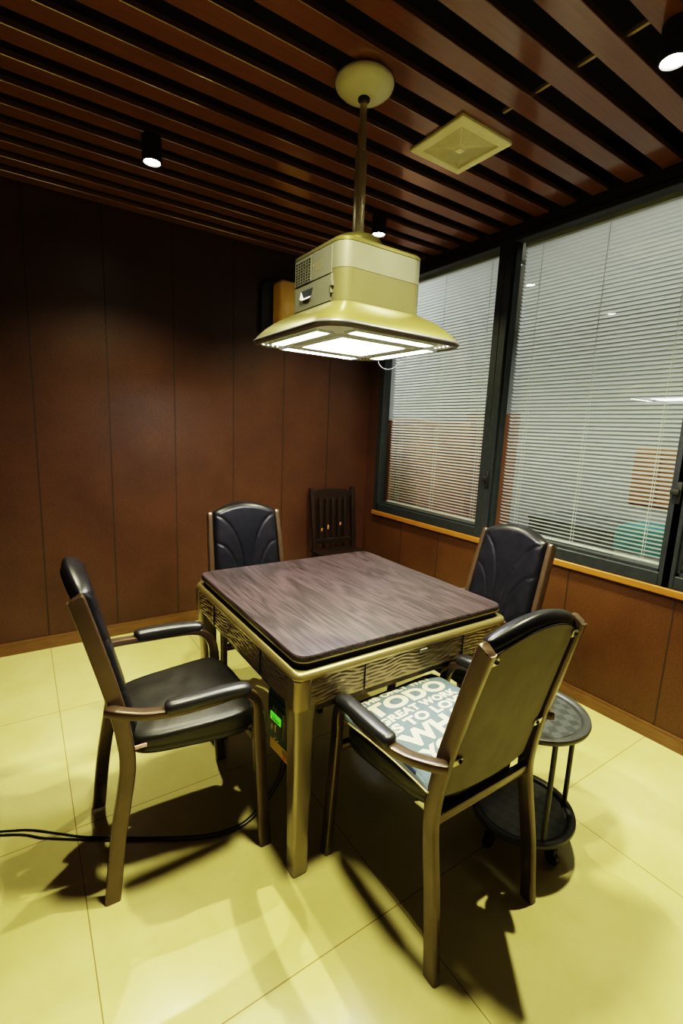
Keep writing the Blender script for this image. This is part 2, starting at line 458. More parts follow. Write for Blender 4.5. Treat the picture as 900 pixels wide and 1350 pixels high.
wr = root('light_blocker', 'brown cupboard shape added behind the narrow corner pane to darken its blind slats', 'light_blocker', (3.05, 3.55, 0))  # added cupboard shape; blocks backlight so the corner blind darkens low down
bm = B(); box(bm, -.30, .30, -.62, .40, .05, 1.52, .01, 1); link('carcass', bm, M['beyond_wood'], wr)
for y in (-.61, -.105):
    bm = B(); box(bm, -.318, -.30, y, y+.5, .1, 1.48, .004, 1); link('door', bm, M['beyond_wood'], wr)
bm = B(); box(bm, -.27, .27, -.59, .37, 0, .05); link('plinth', bm, M['beyond_dark'], wr, smooth=False)

def ceiling_panel(x, y, lab, mat):
    r = root('ceiling_light_panel', lab, 'ceiling light', (x, y, 2.95), group='light panels beyond the blinds')
    bm = B()
    for a in ((-.32, .32, -.62, -.6), (-.32, .32, .6, .62), (-.32, -.3, -.6, .6), (.3, .32, -.6, .6)):
        box(bm, *a, -.03, 0)
    link('panel_frame', bm, M['beyond_wall'], r, smooth=False)
    bm = B(); box(bm, -.3, .3, -.6, .6, -.02, -.005); link('diffuser', bm, mat, r, smooth=False)
ceiling_panel(3.5, 3.5, 'glowing ceiling panel beyond the blinds, behind the narrow corner pane', M['panel_light'])
ceiling_panel(3.6, 1.0, 'glowing ceiling panel beyond the blinds, behind the wide middle pane', M['panel_dim'])

# ------------------------------------------------------------------ chairs
def lean(z):  # y of the back at height z
    return .060 - .245*(z-.52)

def seam_depth(s, z):
    d = 0
    A = [(.50, .10), (.66, .15), (.74, .19), (.80, .26), (.86, .40), (.90, .55), (.93, .74), (.952, .97)]
    Bc = [(.50, .20), (.64, .33), (.70, .40), (.745, .52), (.785, .70), (.81, .98)]
    Cc = [(.50, .32), (.56, .50), (.61, .68), (.645, .98)]
    a = abs(s)
    for tab in (A, Bc, Cc):
        if z > tab[-1][0] + .02: continue
        c = interp(tab, z)
        # normal distance using local slope
        sl = (interp(tab, z+.004)-interp(tab, z-.004))/.008*.172
        dist = abs(a-c)*.172/math.sqrt(1+sl*sl)
        d = max(d, math.exp(-(dist/.0042)**2))
        if z > tab[-1][0]: d *= max(0, 1-(z-tab[-1][0])/.02)
    return d

def make_chair(label, loc, rz, full=True):
    # arms of the two chairs pushed under the table dip at the front to clear its rim
    def dip(p):
        k = 0 if full else .50*min(1, max(0, (p[1]-.06)/.20))
        return (p[0], p[1], p[2] - max(0, p[2]-.498)*k)
    r = root('armchair', label, 'chair', loc, rz, 'black leather armchairs around the games table')
    sec_l = rrect(.026, .044, .007, 3)
    for sx in (-1, 1):
        # rear leg running up into the back upright
        pts = spline([(sx*.208, .004, 0), (sx*.205, .026, .20), (sx*.200, .052, .36), (sx*.198, .060, .43), (sx*.197, .056, .50),
                      (sx*.194, .036, .62), (sx*.190, -.008, .80), (sx*.185, -.043, .93), (sx*.185, -.050, .950)], 5)
        sc_ = [1]*(len(pts)-4) + [(1, .98), (1, .92), (1, .78), (.9, .45)]
        bm = B(); sweep(bm, pts, sec_l, Vector((1, 0, 0)), sc_); link('rear_leg', bm, M['bronze'], r)
        # front leg
        pts = spline([(sx*.243, .476, 0), (sx*.241, .462, .20), (sx*.238, .450, .42), (sx*.238, .446, .50)], 5)
        bm = B(); sweep(bm, pts, rrect(.026, .040, .007, 3), Vector((1, 0, 0))); link('front_leg', bm, M['bronze'], r)
        # arm: bends back from the front leg and curls round the upright
        pts = spline([(sx*.238, .446, .498), (sx*.240, .438, .545), (sx*.246, .412, .583), (sx*.254, .370, .600), (sx*.264, .28, .602),
                      (sx*.266, .19, .603), (sx*.258, .11, .609), (sx*.240, .058, .616), (sx*.220, .026, .620), (sx*.207, .014, .621)], 5); pts = [dip(p) for p in pts]
        sc_ = [1 + .25*min(1, i/(len(pts)*.4)) for i in range(len(pts))]
        sc_ = [(a, 1.0-.35*min(1, i/(len(pts)*.35))) for i, a in enumerate(sc_)]
        sc_[-1] = (.8, .5)
        bm = B(); sweep(bm, pts, rrect(.028, .038, .007, 3), Vector((1, 0, 0)), sc_)
        arm = link('armrest', bm, M['bronze'], r)
        pp = spline([(sx*.255, .405, .602), (sx*.259, .385, .612), (sx*.263, .33, .618), (sx*.266, .25, .620), (sx*.266, .18, .619), (sx*.262, .155, .616)], 5); pp = [dip(p) for p in pp]
        n = len(pp)
        prof = [min(1, (.40 + .6*math.sqrt(min(1, i/3.))))*min(1, (.45+.55*math.sqrt(min(1, (n-1-i)/3.)))) for i in range(n)]
        bm = B(); sweep(bm, pp, rrect(.052, .040, .0185, 5), Vector((1, 0, 0)), [(p*(.9+.1*math.sin(PI*i/(n-1))), p) for i, p in enumerate(prof)])
        link('arm_pad', bm, M['vinyl'], arm)
    # seat rails
    bm = B(); box(bm, -.192, .192, .045, .067, .420, .450, .004, 2); link('seat_rail', bm, M['bronze'], r)
    bm = B(); box(bm, -.228, .228, .425, .447, .405, .432, .004, 2); link('seat_rail', bm, M['bronze'], r)
    # seat cushion
    out = []
    N = 64
    for i in range(N):
        a = 2*PI*i/N; ca, sa = math.cos(a), math.sin(a)
        e = 2/5.0
        x = math.copysign(abs(ca)**e, ca); y = math.copysign(abs(sa)**e, sa)
        yy = .262 + .200*y
        w = .182 + .042*(y+1)/2
        out.append((x*w, yy + (.022*(1-x*x) if y > 0 else 0)))
    cx, cy = 0, .262
    def seat_top(x, y):
        rr = max(0, 1-(x/.2)**2)*max(0, 1-((y-.262)/.21)**2)
        wr = .0022*math.sin(38*x+9*y)*math.sin(21*y-13*x) + .0016*math.sin(70*y+31*x)
        return .484 + .018*rr + .020*((y-.06)/.4) - .028*max(0, (y-.40)/.085)**2 + wr*min(1, rr*2.2)
    rings = []
    for s_, kind, dz in ((.90, 'b', .428), (.975, 'b', .430), (1.0, 'b', .441), (1.003, 'b', .452), (.995, 'b', .456), (1.008, 'b', .462), (1.006, 't', -.013), (.994, 't', -.005), (.97, 't', -.001), (.86, 't', 0), (.72, 't', 0), (.56, 't', 0), (.38, 't', 0), (.2, 't', 0), (.06, 't', 0)):
        ring = []
        for x, y in out:
            X = cx+(x-cx)*s_; Y = cy+(y-cy)*s_
            z = (dz - .010*max(0, (Y-.06)/.4)) if kind == 'b' else seat_top(X, Y)+dz
            ring.append((X, Y, z))
        rings.append(ring)
    bm = B(); loft(bm, rings); seat = link('seat', bm, M['leather_seat'], r, angle=60)
    bm = B(); loft(bm, [[(x*.93, .262+(y-.262)*.93, .424-.010*max(0, (y-.06)/.4)) for x, y in out], [(x*.93, .262+(y-.262)*.93, .4285-.010*max(0, (y-.06)/.4)) for x, y in out]])
    link('seat_base', bm, M['under_cloth'], r)
    # backrest cushion, front face puffed with fan-shaped seams
    nv, nt_ = (72, 90) if full else (56, 70)
    bm = B(); fr, bk = [], []
    def ztop(s): return .957 + .050*(math.cos(s*PI/2)**.8 if abs(s) < 1 else 0)
    for j in range(nt_+1):
        t = j/nt_; rf, rb = [], []
        for i in range(nv+1):
            s = 2*i/nv-1
            z = .505 + t*(ztop(s)-.505)
            w = .178 - .008*t
            ex = (1-abs(s)**9)**(1/2.2) if abs(s) < 1 else 0
            et = min(1, t/.05)**.5 * min(1, (1-t)/.045)**.5
            e = ex*et
            puff = .030*e + .007*e*(1-s*s)*.6
            sd = seam_depth(s, z)
            y = lean(z) + .012*s*s + .003 + puff - .0055*sd*min(1, e*1.3)
            yb = lean(z) + .012*s*s - .004 - .016*e*(1 if z > .93 else .55)
            rf.append(bm.verts.new((s*w, y, z))); rb.append(bm.verts.new((s*w, yb, z)))
        fr.append(rf); bk.append(rb)
    for j in range(nt_):
        for i in range(nv):
            bm.faces.new((fr[j][i], fr[j][i+1], fr[j+1][i+1], fr[j+1][i]))
            bm.faces.new((bk[j][i], bk[j+1][i], bk[j+1][i+1], bk[j][i+1]))
    for i in range(nv):
        bm.faces.new((fr[0][i], bk[0][i], bk[0][i+1], fr[0][i+1])); bm.faces.new((fr[nt_][i], fr[nt_][i+1], bk[nt_][i+1], bk[nt_][i]))
    for j in range(nt_):
        bm.faces.new((fr[j][0], fr[j+1][0], bk[j+1][0], bk[j][0])); bm.faces.new((fr[j][nv], bk[j][nv], bk[j+1][nv], fr[j+1][nv]))
    back = link('backrest', bm, M['leather'], r, angle=80)
    # cloth panel closing the rear of the back
    bm = B(); n1, n2 = 24, 24; g0 = []; g1 = []
    for j in range(n2+1):
        t = j/n2; a, b_ = [], []
        for i in range(n1+1):
            s = 2*i/n1-1
            z = .488 + t*(ztop(s)-.034-.488)
            w = .174 - .006*t
            y = lean(z) + .012*s*s - .019 - (.004*(1-s*s))
            a.append(bm.verts.new((s*w, y-.003, z))); b_.append(bm.verts.new((s*w, y+.003, z)))
        g0.append(a); g1.append(b_)
    for j in range(n2):
        for i in range(n1):
            bm.faces.new((g0[j][i], g0[j+1][i], g0[j+1][i+1], g0[j][i+1])); bm.faces.new((g1[j][i], g1[j][i+1], g1[j+1][i+1], g1[j+1][i]))
    for i in range(n1):
        bm.faces.new((g0[0][i], g0[0][i+1], g1[0][i+1], g1[0][i])); bm.faces.new((g0[n2][i], g1[n2][i], g1[n2][i+1], g0[n2][i+1]))
    for j in range(n2):
        bm.faces.new((g0[j][0], g1[j][0], g1[j+1][0], g0[j+1][0])); bm.faces.new((g0[j][n1], g0[j+1][n1], g1[j+1][n1], g1[j][n1]))
    link('back_panel', bm, M['felt_back'], r, angle=60)
    # piping line along the top of the cloth panel
    bm = B(); tube(bm, [((2*i/20-1)*.166, lean(ztop(2*i/20-1)-.034)+.012*(2*i/20-1)**2-.024, ztop(2*i/20-1)-.033) for i in range(21)], .0022, 6)
    link('piping', bm, M['leather'], back)
    # steel tabs with bolts holding the back to the uprights
    for sx in (-1, 1):
        for z in (.615, .915):
            y = lean(z) + .012 - .030
            bm = B(); box(bm, sx*.150 if sx > 0 else -.182, .182 if sx > 0 else -.150, y-.002, y+.0015, z-.011, z+.011, .0015, 1, Matrix.Translation((0, y, z)) @ Matrix.Rotation(.24, 4, 'X') @ Matrix.Translation((0, -y, -z)))
            br = link('bracket', bm, M['steel'], r)
            bm = B(); box(bm, sx*.160-.0045, sx*.160+.0045, y-.007, y-.001, z-.0045, z+.0045, .002, 2); link('bolt', bm, M['bolt'], br)
    return r

chairs = []
chairs.append(make_chair('armchair with brown back cloth toward the camera and a printed cushion on its seat', (1.0225, .677, 0), 0))
side = make_chair('armchair standing in profile with an empty black seat, black cords under it', (.150, 1.549, 0), math.radians(-92.0))
chairs.append(side)
chairs.append(make_chair('armchair on the far side of the table, its back against the brown panelled wall', (.985, 2.355, 0), math.radians(174.5), False))
chairs.append(make_chair('armchair pushed under the table from the window side, black back below the blinds', (1.889, 1.352, 0), math.radians(88), False))
# small red and white care tag at the rear of the side chair's seat
bm = B(); box(bm, .186, .1895, .075, .115, .462, .474, .001, 1)
t = link('care_tag', bm, M['tag'], side); t['label'] = 'small red and white care tag'

# ------------------------------------------------------------------ games table
TX, TY = 1.088, 1.570
tb = root('games_table', 'square games table with dark walnut top, rippled gold sides and four gold legs', 'table', (TX, TY, 0))
bm = B(); TH = .462
loft(bm, [rsq(TH-.012, .035, .741), rsq(TH-.002, .044, .743), rsq(TH, .045, .748), rsq(TH, .045, .757), rsq(TH-.003, .043, .7615), rsq(TH-.006, .042, .762)])
link('tabletop', bm, M['walnut'], tb, angle=30)
bm = B(); loft(bm, [rsq(TH-.004, .044, .7395), rsq(TH+.0010, .046, .7395), rsq(TH+.0010, .046, .7430), rsq(TH-.004, .044, .7430)])
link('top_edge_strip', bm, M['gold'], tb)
bm = B(); loft(bm, [rsq(.4505, .03, .66), rsq(.4505, .03, .7405)]); link('inner_tray', bm, M['black'], tb, angle=30)
AH = .475
# rounded gold rim
bm = B()
prof = [(.448, .690), (.4505, .7165), (.460, .7175), (.467, .716), (.4725, .711), (.4755, .704), (.4765, .697), (.4745, .692), (.4545, .692)]
loft(bm, [rsq(h, max(.012, .03-(.4765-h)*.5), z, 6) for h, z in prof], caps=False); link('top_rim', bm, M['gold'], tb, angle=50)
# rippled side panels
def ripple(u, z):
    z = z + .006*math.sin(u*23) + .003*math.sin(u*51+2)
    row = z/.0122; r_ = math.floor(row); f = row-r_
    lx = (u/.070 + (.5 if r_ % 2 else 0) + .13*math.sin(r_*2.1)) % 1.0
    h = (math.sin(PI*lx)**.7) * (math.sin(PI*f)**.9) 
    return .0030*h
for q in range(4):
    rm = Matrix.Rotation(PI/2*q, 4, 'Z')
    bm = B(); nu, nz = 300, 44; L = .452; g = []
    for j in range(nz+1):
        z = .603 + (.692-.603)*j/nz; row = []
        for i in range(nu+1):
            u = -L+2*L*i/nu
            e = min(1, (L-abs(u))/.02)*min(1, min(j, nz-j)/4)
            row.append(bm.verts.new(rm @ Vector((u, -AH+.004-ripple(u, z)*e, z))))
        g.append(row)
    for j in range(nz):
        for i in range(nu): bm.faces.new((g[j][i], g[j][i+1], g[j+1][i+1], g[j+1][i]))
    # close the back of the panel
    bk = [[bm.verts.new(rm @ Vector((u, -AH+.016, z))) for u in (-L, L)] for z in (.603, .692)]
    bm.faces.new((g[0][0], *[g[0][i] for i in range(1, nu+1)], bk[0][1], bk[0][0])); bm.faces.new((*[g[nz][i] for i in range(nu+1)], bk[1][1], bk[1][0]))
    bm.faces.new((*[g[j][0] for j in range(nz+1)], bk[1][0], bk[0][0])); bm.faces.new((*[g[j][nu] for j in range(nz+1)], bk[1][1], bk[0][1]))
    bm.faces.new((bk[0][0], bk[0][1], bk[1][1], bk[1][0]))
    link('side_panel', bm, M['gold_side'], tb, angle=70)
    # vertical joints in the panel
    for u in (-.225, .225):
        bm = B(); box(bm, u-.0012, u+.0012, -AH-.0012, -AH+.004, .604, .691, mtx=rm)
        link('panel_joint', bm, M['ink'], tb, smooth=False)
    bm = B(); box(bm, -.405, .405, -AH+.020, -AH+.034, .572, .603, .003, 1, rm)
    link('lower_skirt', bm, M['skirt'], tb)
    # legs: wide at the top, tapering to the floor
    cx, cy = (rm @ Vector((-1, -1, 0))).xy
    def ring(hw, z, off):
        return [(x+cx*off, y+cy*off, z) for x, y, z in rsq(hw, .011, z, 4)]
    bm = B(); loft(bm, [ring(.026, 0, .4245), ring(.0275, .004, .4245), ring(.0285, .12, .4255), ring(.031, .40, .430), ring(.033, .54, .434), ring(.036, .585, .4355), ring(.0385, .612, .4345)])
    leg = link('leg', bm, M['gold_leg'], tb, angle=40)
    bm = B(); loft(bm, [ring(.0245, -.0, .4245), ring(.0272, .0, .4245), ring(.0272, .006, .4245), ring(.0245, .006, .4245)]); link('foot_pad', bm, M['black'], leg)
    # rounded corner block between the panels
    bm = B(); loft(bm, [[(x+cx*.4455, y+cy*.4455, z) for x, y, z in rsq(.030, .014, z, 6)] for z in (.600, .602, .692)]); link('corner_block', bm, M['gold_side'], tb, angle=50)
# small dark socket on the inner face of the far left leg
bm = B(); box(bm, -.462, -.4595, .415, .445, .505, .530, .001, 1); link('socket', bm, M['black'], tb)
# metal badge on the near side
bm = B(); box(bm, .008, .040, -AH-.0035, -AH+.002, .674, .686, .001, 1)
bd = link('badge', bm, M['plate'], tb); bd['label'] = 'small silver badge'
bm = B()
for i, h in enumerate((.005, .0045, .005, .004)):
    x = .012+i*.0065; box(bm, x, x+.0035, -AH-.0042, -AH-.003, .680-h/2, .680+h/2)
    box(bm, x+.0012, x+.0046, -AH-.0042, -AH-.003, .680-.0007, .680+.0007)
link('badge_mark', bm, M['ink'], bd, smooth=False)

# ------------------------------------------------------------------ cushion on the near chair
CW, CH = .224, .198
cu = root('seat_cushion', 'blue grey square cushion printed with big cream words on the near chair seat', 'cushion', (1.024, .955, .494), math.radians(3))
def cush_z(x, y):
    a = max(0, 1-abs(x/CW)**3.2); b = max(0, 1-abs(y/CH)**3.2)
    return .010 + .056*(a*b)**.42 + .0018*math.sin(24*x+3)*math.sin(19*y)
def cush(scale=1.0, pinch=.06):
    pass
bm = B(); n = 48; top = []; bot = []
def cpt(i, j):
    s = math.sin(PI/2*(2*i/n-1)); t = math.sin(PI/2*(2*j/n-1))
    # sides pull in a little between pointed corners
    x = s*CW*(1-.05*(1-t*t)); y = t*CH*(1-.05*(1-s*s))
    return s, t, x, y
for j in range(n+1):
    a, b_ = [], []
    for i in range(n+1):
        s, t, x, y = cpt(i, j)
        e = max(0, (1-abs(s)**3.2)*(1-abs(t)**3.2))
        zt = .022 + .050*e**.30 + .0018*math.sin(24*x+3)*math.sin(19*y)*e
        zb = .020 - .002*min(1, e**.4*1.15)
        a.append(bm.verts.new((x, y, zt))); b_.append(bm.verts.new((x, y, zb)))
    top.append(a); bot.append(b_)
for j in range(n):
    for i in range(n):
        bm.faces.new((top[j][i], top[j][i+1], top[j+1][i+1], top[j+1][i])); bm.faces.new((bot[j][i], bot[j+1][i], bot[j+1][i+1], bot[j][i+1]))
for i in range(n):
    bm.faces.new((top[0][i], bot[0][i], bot[0][i+1], top[0][i+1])); bm.faces.new((top[n][i], top[n][i+1], bot[n][i+1], bot[n][i]))
    bm.faces.new((top[i][0], top[i+1][0], bot[i+1][0], bot[i][0])); bm.faces.new((top[i][n], bot[i][n], bot[i+1][n], top[i+1][n]))
cv_ = link('cover', bm, None, cu, angle=75, mats=[M['cushion'], M['cushion_side'], M['navy_print']])
for p in cv_.data.polygons:
    if p.normal.z < .62 and p.center.x < -.1: p.material_index = 2 if .030 < p.center.z < .043 and -.15 < p.center.y < .12 else 1
bm = B()
pp = [cpt(i, 0)[2:] for i in range(n)] + [cpt(n, j)[2:] for j in range(n)] + [cpt(n-i, n)[2:] for i in range(n)] + [cpt(0, n-j)[2:] for j in range(n+1)]
tube(bm, [(x*1.004, y*1.004, .0188) for x, y in pp], .0028, 6); link('piping', bm, M['cushion_trim'], cu)

def ctop(x, y):
    t = y/CH; s = x/CW
    for _ in range(6):
        s = x/(CW*(1-.05*(1-t*t))); t = y/(CH*(1-.05*(1-s*s)))
    e = max(0, (1-min(1, abs(s))**3.2)*(1-min(1, abs(t))**3.2))
    return .022 + .050*e**.30 + .0018*math.sin(24*x+3)*math.sin(19*y)*e

def words(text, x0, x1, y0, y1, mat, parent):
    cv = bpy.data.curves.new('w', 'FONT'); cv.body = text; cv.size = 1; cv.offset = .048; cv.space_character = 1.06
    o = bpy.data.objects.new('w', cv); C.objects.link(o)
    dg = bpy.context.evaluated_depsgraph_get(); dg.update()
    me = bpy.data.meshes.new_from_object(o.evaluated_get(dg))
    bpy.data.objects.remove(o); bpy.data.curves.remove(cv)
    bm = B(); bm.from_mesh(me); bpy.data.meshes.remove(me)
    xs = [v.co.x for v in bm.verts]; ys = [v.co.y for v in bm.verts]
    ax, bx, ay, by = min(xs), max(xs), min(ys), max(ys)
    for v in bm.verts:
        v.co.x = x0 + (v.co.x-ax)/(bx-ax)*(x1-x0); v.co.y = y0 + (v.co.y-ay)/(by-ay)*(y1-y0); v.co.z = 0
    for ax_, lo, hi in ((0, x0, x1), (1, y0, y1)):
        k = lo+.008
        while k < hi:
            co = Vector((k, 0, 0)) if ax_ == 0 else Vector((0, k, 0)); no = Vector((1, 0, 0)) if ax_ == 0 else Vector((0, 1, 0))
            bmesh.ops.bisect_plane(bm, geom=bm.verts[:]+bm.edges[:]+bm.faces[:], plane_co=co, plane_no=no)
            k += .008
    for v in bm.verts: v.co.z = ctop(v.co.x, v.co.y) + .0011
    return link('lettering', bm, mat, parent, smooth=False)
L0 = -.186; L1 = .153
for txt, a, b_, y0, y1 in (('THE ONLY WAY', L0+.01, L1-.01, .129, .158), ('TODO', L0, L1, .056, .121), ('GREAT WORK', L0, L1, .016, .048),
                           ('IS TO LOVE', L0, L1, -.030, .008), ('WHAT', L0, L1, -.106, -.038), ('YOU DO', L0+.01, L1-.01, -.170, -.114)):
    words(txt, a, b_, y0, y1, M['letters'], cu)

# ------------------------------------------------------------------ round two-tier stand
st = root('tea_stand', 'round two-tier black tea stand with checkered trays on small casters beside the near chair', 'stand', (1.420, .860, 0))
def tray(z, R):
    bm = B()
    lathe(bm, [(.05, z-.022), (R-.012, z-.022), (R-.003, z-.018), (R, z-.008), (R-.002, z-.001), (R-.010, z+.0015), (R-.022, z), (R-.028, z-.006), (R-.030, z-.011), (R-.034, z-.012), (.05, z-.012)], 64)
    t = link('tray', bm, M['rim'], st, angle=50)
    bm = B(); lathe(bm, [(.001, z-.0118), (R-.036, z-.0118), (R-.036, z-.0105), (.001, z-.0105)], 48); link('tray_mat', bm, M['tray'], t, smooth=False)
tray(.496, .187); tray(.118, .184)
for a in (-118, -33, 62, 147):
    x, y = .160*math.cos(math.radians(a)), .160*math.sin(math.radians(a))
    bm = B(); lathe(bm, [(.0085, .105), (.0085, .478)], 16, (x, y, 0)); link('post', bm, M['post'], st)
for a in (-95, -5, 85, 175):
    x, y = .145*math.cos(math.radians(a)), .145*math.sin(math.radians(a))
    bm = B(); lathe(bm, [(.010, .05), (.010, .097)], 12, (x, y, 0)); box(bm, x-.014, x+.014, y-.012, y+.012, .04, .056, .003, 2)
    ca = link('caster', bm, M['black_plastic'], st)
    bm = B(); lathe(bm, [(.012, -.009), (.022, -.009), (.0245, -.006), (.0245, .006), (.022, .009), (.012, .009)], 24)
    bm.transform(Matrix.Translation((x, y, .0245)) @ Matrix.Rotation(PI/2, 4, 'X') @ Matrix.Rotation(math.radians(a), 4, 'Y')); link('wheel', bm, M['black_plastic'], ca)

# ------------------------------------------------------------------ payment box under the table
px, py = .655, 1.272
pb = root('payment_box', 'dark green metal coin box with lit green display hung under the table rim', 'payment box', (px, py, .325), math.radians(4))
bm = B()
loft(bm, [[(0, -.078, 0), (0, .078, 0), (.085, .078, 0), (.085, -.078, 0)], [(0, -.078, .212), (0, .078, .212), (.085, .078, .212), (.085, -.078, .212)], [(.03, -.070, .262), (.03, .070, .262), (.085, .070, .262), (.085, -.070, .262)]])
bmesh.ops.bevel(bm, geom=bm.edges[:], offset=.003, segments=2, affect='EDGES')
link('case', bm, M['green'], pb)
bm = B(); box(bm, -.005, .002, -.070, .070, .068, .205, .002, 1); door = link('door', bm, M['green'], pb)
bm = B(); box(bm, -.008, -.004, -.048, .052, .085, .185, .002, 1); link('display_panel', bm, M['black_plastic'], door)
bm = B(); box(bm, -.010, -.0075, -.022, .044, .128, .156, .001, 1); link('display', bm, M['lcd'], door)
bm = B()
for i in range(5): box(bm, -.0108, -.0098, -.012+i*.009, -.007+i*.009, .133, .141)
box(bm, -.0108, -.0098, .005, .036, .146, .1475); link('display_mark', bm, M['ink'], door, smooth=False)
for a_ in ((-.040, -.036, .090, .180), (.012, .015, .160, .182), (.026, .029, .160, .182), (.010, .014, .092, .118), (.032, .037, .092, .110)):
    bm = B(); box(bm, -.010, -.007, *a_); link('metal_strip', bm, M['steel'], door, smooth=False)
bm = B()
for y, z in ((.010, .070), (.020, .076), (.028, .083)): lathe(bm, [(.001, 0), (.0045, 0), (.0045, .004), (.001, .004)], 10)
bm.free(); bm = B()
for y, z in ((.008, .0635), (.026, .0655)):
    tmp = B(); lathe(tmp, [(.001, 0), (.0050, 0), (.0042, .0035), (.001, .007)], 12); merge(bm, tmp, Matrix.Translation((0, y, z-.004)) @ Matrix.Rotation(-PI/2, 4, 'Y'))
link('lock', bm, M['steel'], pb)
bm = B(); box(bm, -.0012, .0005, -.062, .058, .010, .050); s_ = link('sticker', bm, M['sticker'], pb, smooth=False)
bm = B(); box(bm, -.0018, -.001, -.050, -.026, .016, .026); link('sticker_seal', bm, M['red_ink'], s_, smooth=False)
bm = B()
for i in range(3): box(bm, -.0018, -.001, -.054+.003*i, -.022, .030+.006*i, .0325+.006*i)
link('sticker_print', bm, M['ink'], s_, smooth=False)
bm = B(); box(bm, .02, .07, -.05, -.045, .255, .288); box(bm, .02, .07, .045, .05, .255, .288); box(bm, .02, .07, -.05, .05, .278, .288)
link('hanger', bm, M['black'], pb, smooth=False)

# ------------------------------------------------------------------ power cord
bm = B()
c1 = spline([(-1.44, 2.42, .0035), (-.6, 1.98, .0035), (-.14, 1.782, .0035), (-.011, 1.69, .0035), (.118, 1.604, .0035), (.291, 1.495, .0035), (.447, 1.411, .0035), (.578, 1.391, .0035), (.692, 1.444, .0035), (.80, 1.53, .0035), (.86, 1.60, .02), (.90, 1.62, .14), (.93, 1.62, .40), (.95, 1.62, .66)], 8)
tube(bm, c1, .0030, 8); tag(link('power_cord', bm, M['cord'], None), 'thin black power cord on the floor, lying nearer to the empty side chair', 'cord', 'black cords on the floor')
bm = B()
c2 = spline([(-1.44, 2.50, .0035), (-.6, 2.02, .0035), (-.14, 1.80, .0035), (-.05, 1.752, .0035), (.02, 1.695, .0035), (.105, 1.625, .0035), (.20, 1.565, .0035), (.30, 1.503, .0035), (.452, 1.424, .0035), (.576, 1.404, .0035), (.685, 1.456, .0035), (.79, 1.54, .0035), (.845, 1.61, .02), (.885, 1.635, .14), (.915, 1.635, .40), (.935, 1.635, .66)], 8)
tube(bm, c2, .0028, 8); tag(link('power_cord', bm, M['cord'], None), 'second thin black cord on the floor, looping slightly higher at its left end', 'cord', 'black cords on the floor')

# ------------------------------------------------------------------ old slat-back chair in the corner
oc = root('wooden_chair', 'old dark wooden slat-back chair with worn slats against the back wall corner', 'chair', (2.085, 2.80, 0), math.radians(-1))
for sx in (-1, 1):
    bm = B(); sweep(bm, spline([(sx*.185, .385, 0), (sx*.187, .36, .44), (sx*.192, .395, .75), (sx*.196, .425, .945)], 5), rrect(.034, .034, .005, 2), Vector((1, 0, 0)))
    link('rear_post', bm, M['oldwood'], oc)
    bm = B(); sweep(bm, [(sx*.185, .02, 0), (sx*.185, .02, .43)], rrect(.036, .036, .005, 2), Vector((1, 0, 0))); link('front_leg', bm, M['oldwood'], oc)
    bm = B(); box(bm, sx*.185-.010, sx*.185+.010, .035, .35, .17, .20, .003, 1); box(bm, sx*.185-.010, sx*.185+.010, .035, .35, .385, .425, .003, 1); link('side_rail', bm, M['oldwood'], oc)
bm = B(); box(bm, -.205, .205, -.005, .40, .43, .452, .008, 2); link('seat', bm, M['oldwood'], oc)
bm = B()   # arched top rail
rg = []
for i in range(17):
    s = i/8-1; z1 = .918+.018*(1-s*s); y = .418-.010*(1-s*s)
    rg.append([(s*.18, y-.010, .868), (s*.18, y+.010, .868), (s*.18, y+.012, z1), (s*.18, y-.008, z1)])
loft(bm, rg); link('top_rail', bm, M['oldwood'], oc, angle=40)
bm = B(); box(bm, -.172, .172, .362, .380, .500, .535, .003, 1); link('lower_rail', bm, M['oldwood'], oc)
for i in range(5):
    x = (i-2)*.058
    bm = B(); sweep(bm, spline([(x, .372, .53), (x, .385, .70), (x, .407, .875)], 4), rrect(.034, .012, .003, 2), Vector((1, 0, 0)))
    o = link('back_slat', bm, M['oldwood'], oc)
    if i in (0, 1, 3):
        bm = B(); z = .60 + .012*i; box(bm, x-.008, x+.006, .366, .374, z, z+(.035 if i == 1 else .026), .002, 1)
        p = link('worn_patch', bm, M['wornwood'], o); p['label'] = 'bare yellow worn patch'

# ------------------------------------------------------------------ wall-mounted tan box
wb = root('wall_box', 'tan and black rounded box mounted on the back wall, half hidden behind the lamp', 'wall box', (1.60, YB, 2.22))
bm = B(); rr_ = [(x, z) for x, z in rrect(.30, .40, .07, 8)]
loft(bm, [[(x+.0, -.0, z) for x, z in rr_], [(x, -.035, z) for x, z in rr_], [(x*.96, -.045, z*.97) for x, z in rr_]]); link('back_case', bm, M['black_plastic'], wb, angle=40)
bm = B(); rr2 = [(x+.045, z+.012) for x, z in rrect(.21, .36, .03, 6)]
def sc2(f): return [((x-.045)*f+.045, (z-.012)*f+.012) for x, z in rr2]
loft(bm, [[(x, -.040, z) for x, z in rr2], [(x, -.130, z) for x, z in rr2], [(x, -.142, z) for x, z in sc2(.97)], [(x, -.150, z) for x, z in sc2(.90)]]); link('front_shell', bm, M['tan'], wb, angle=40)

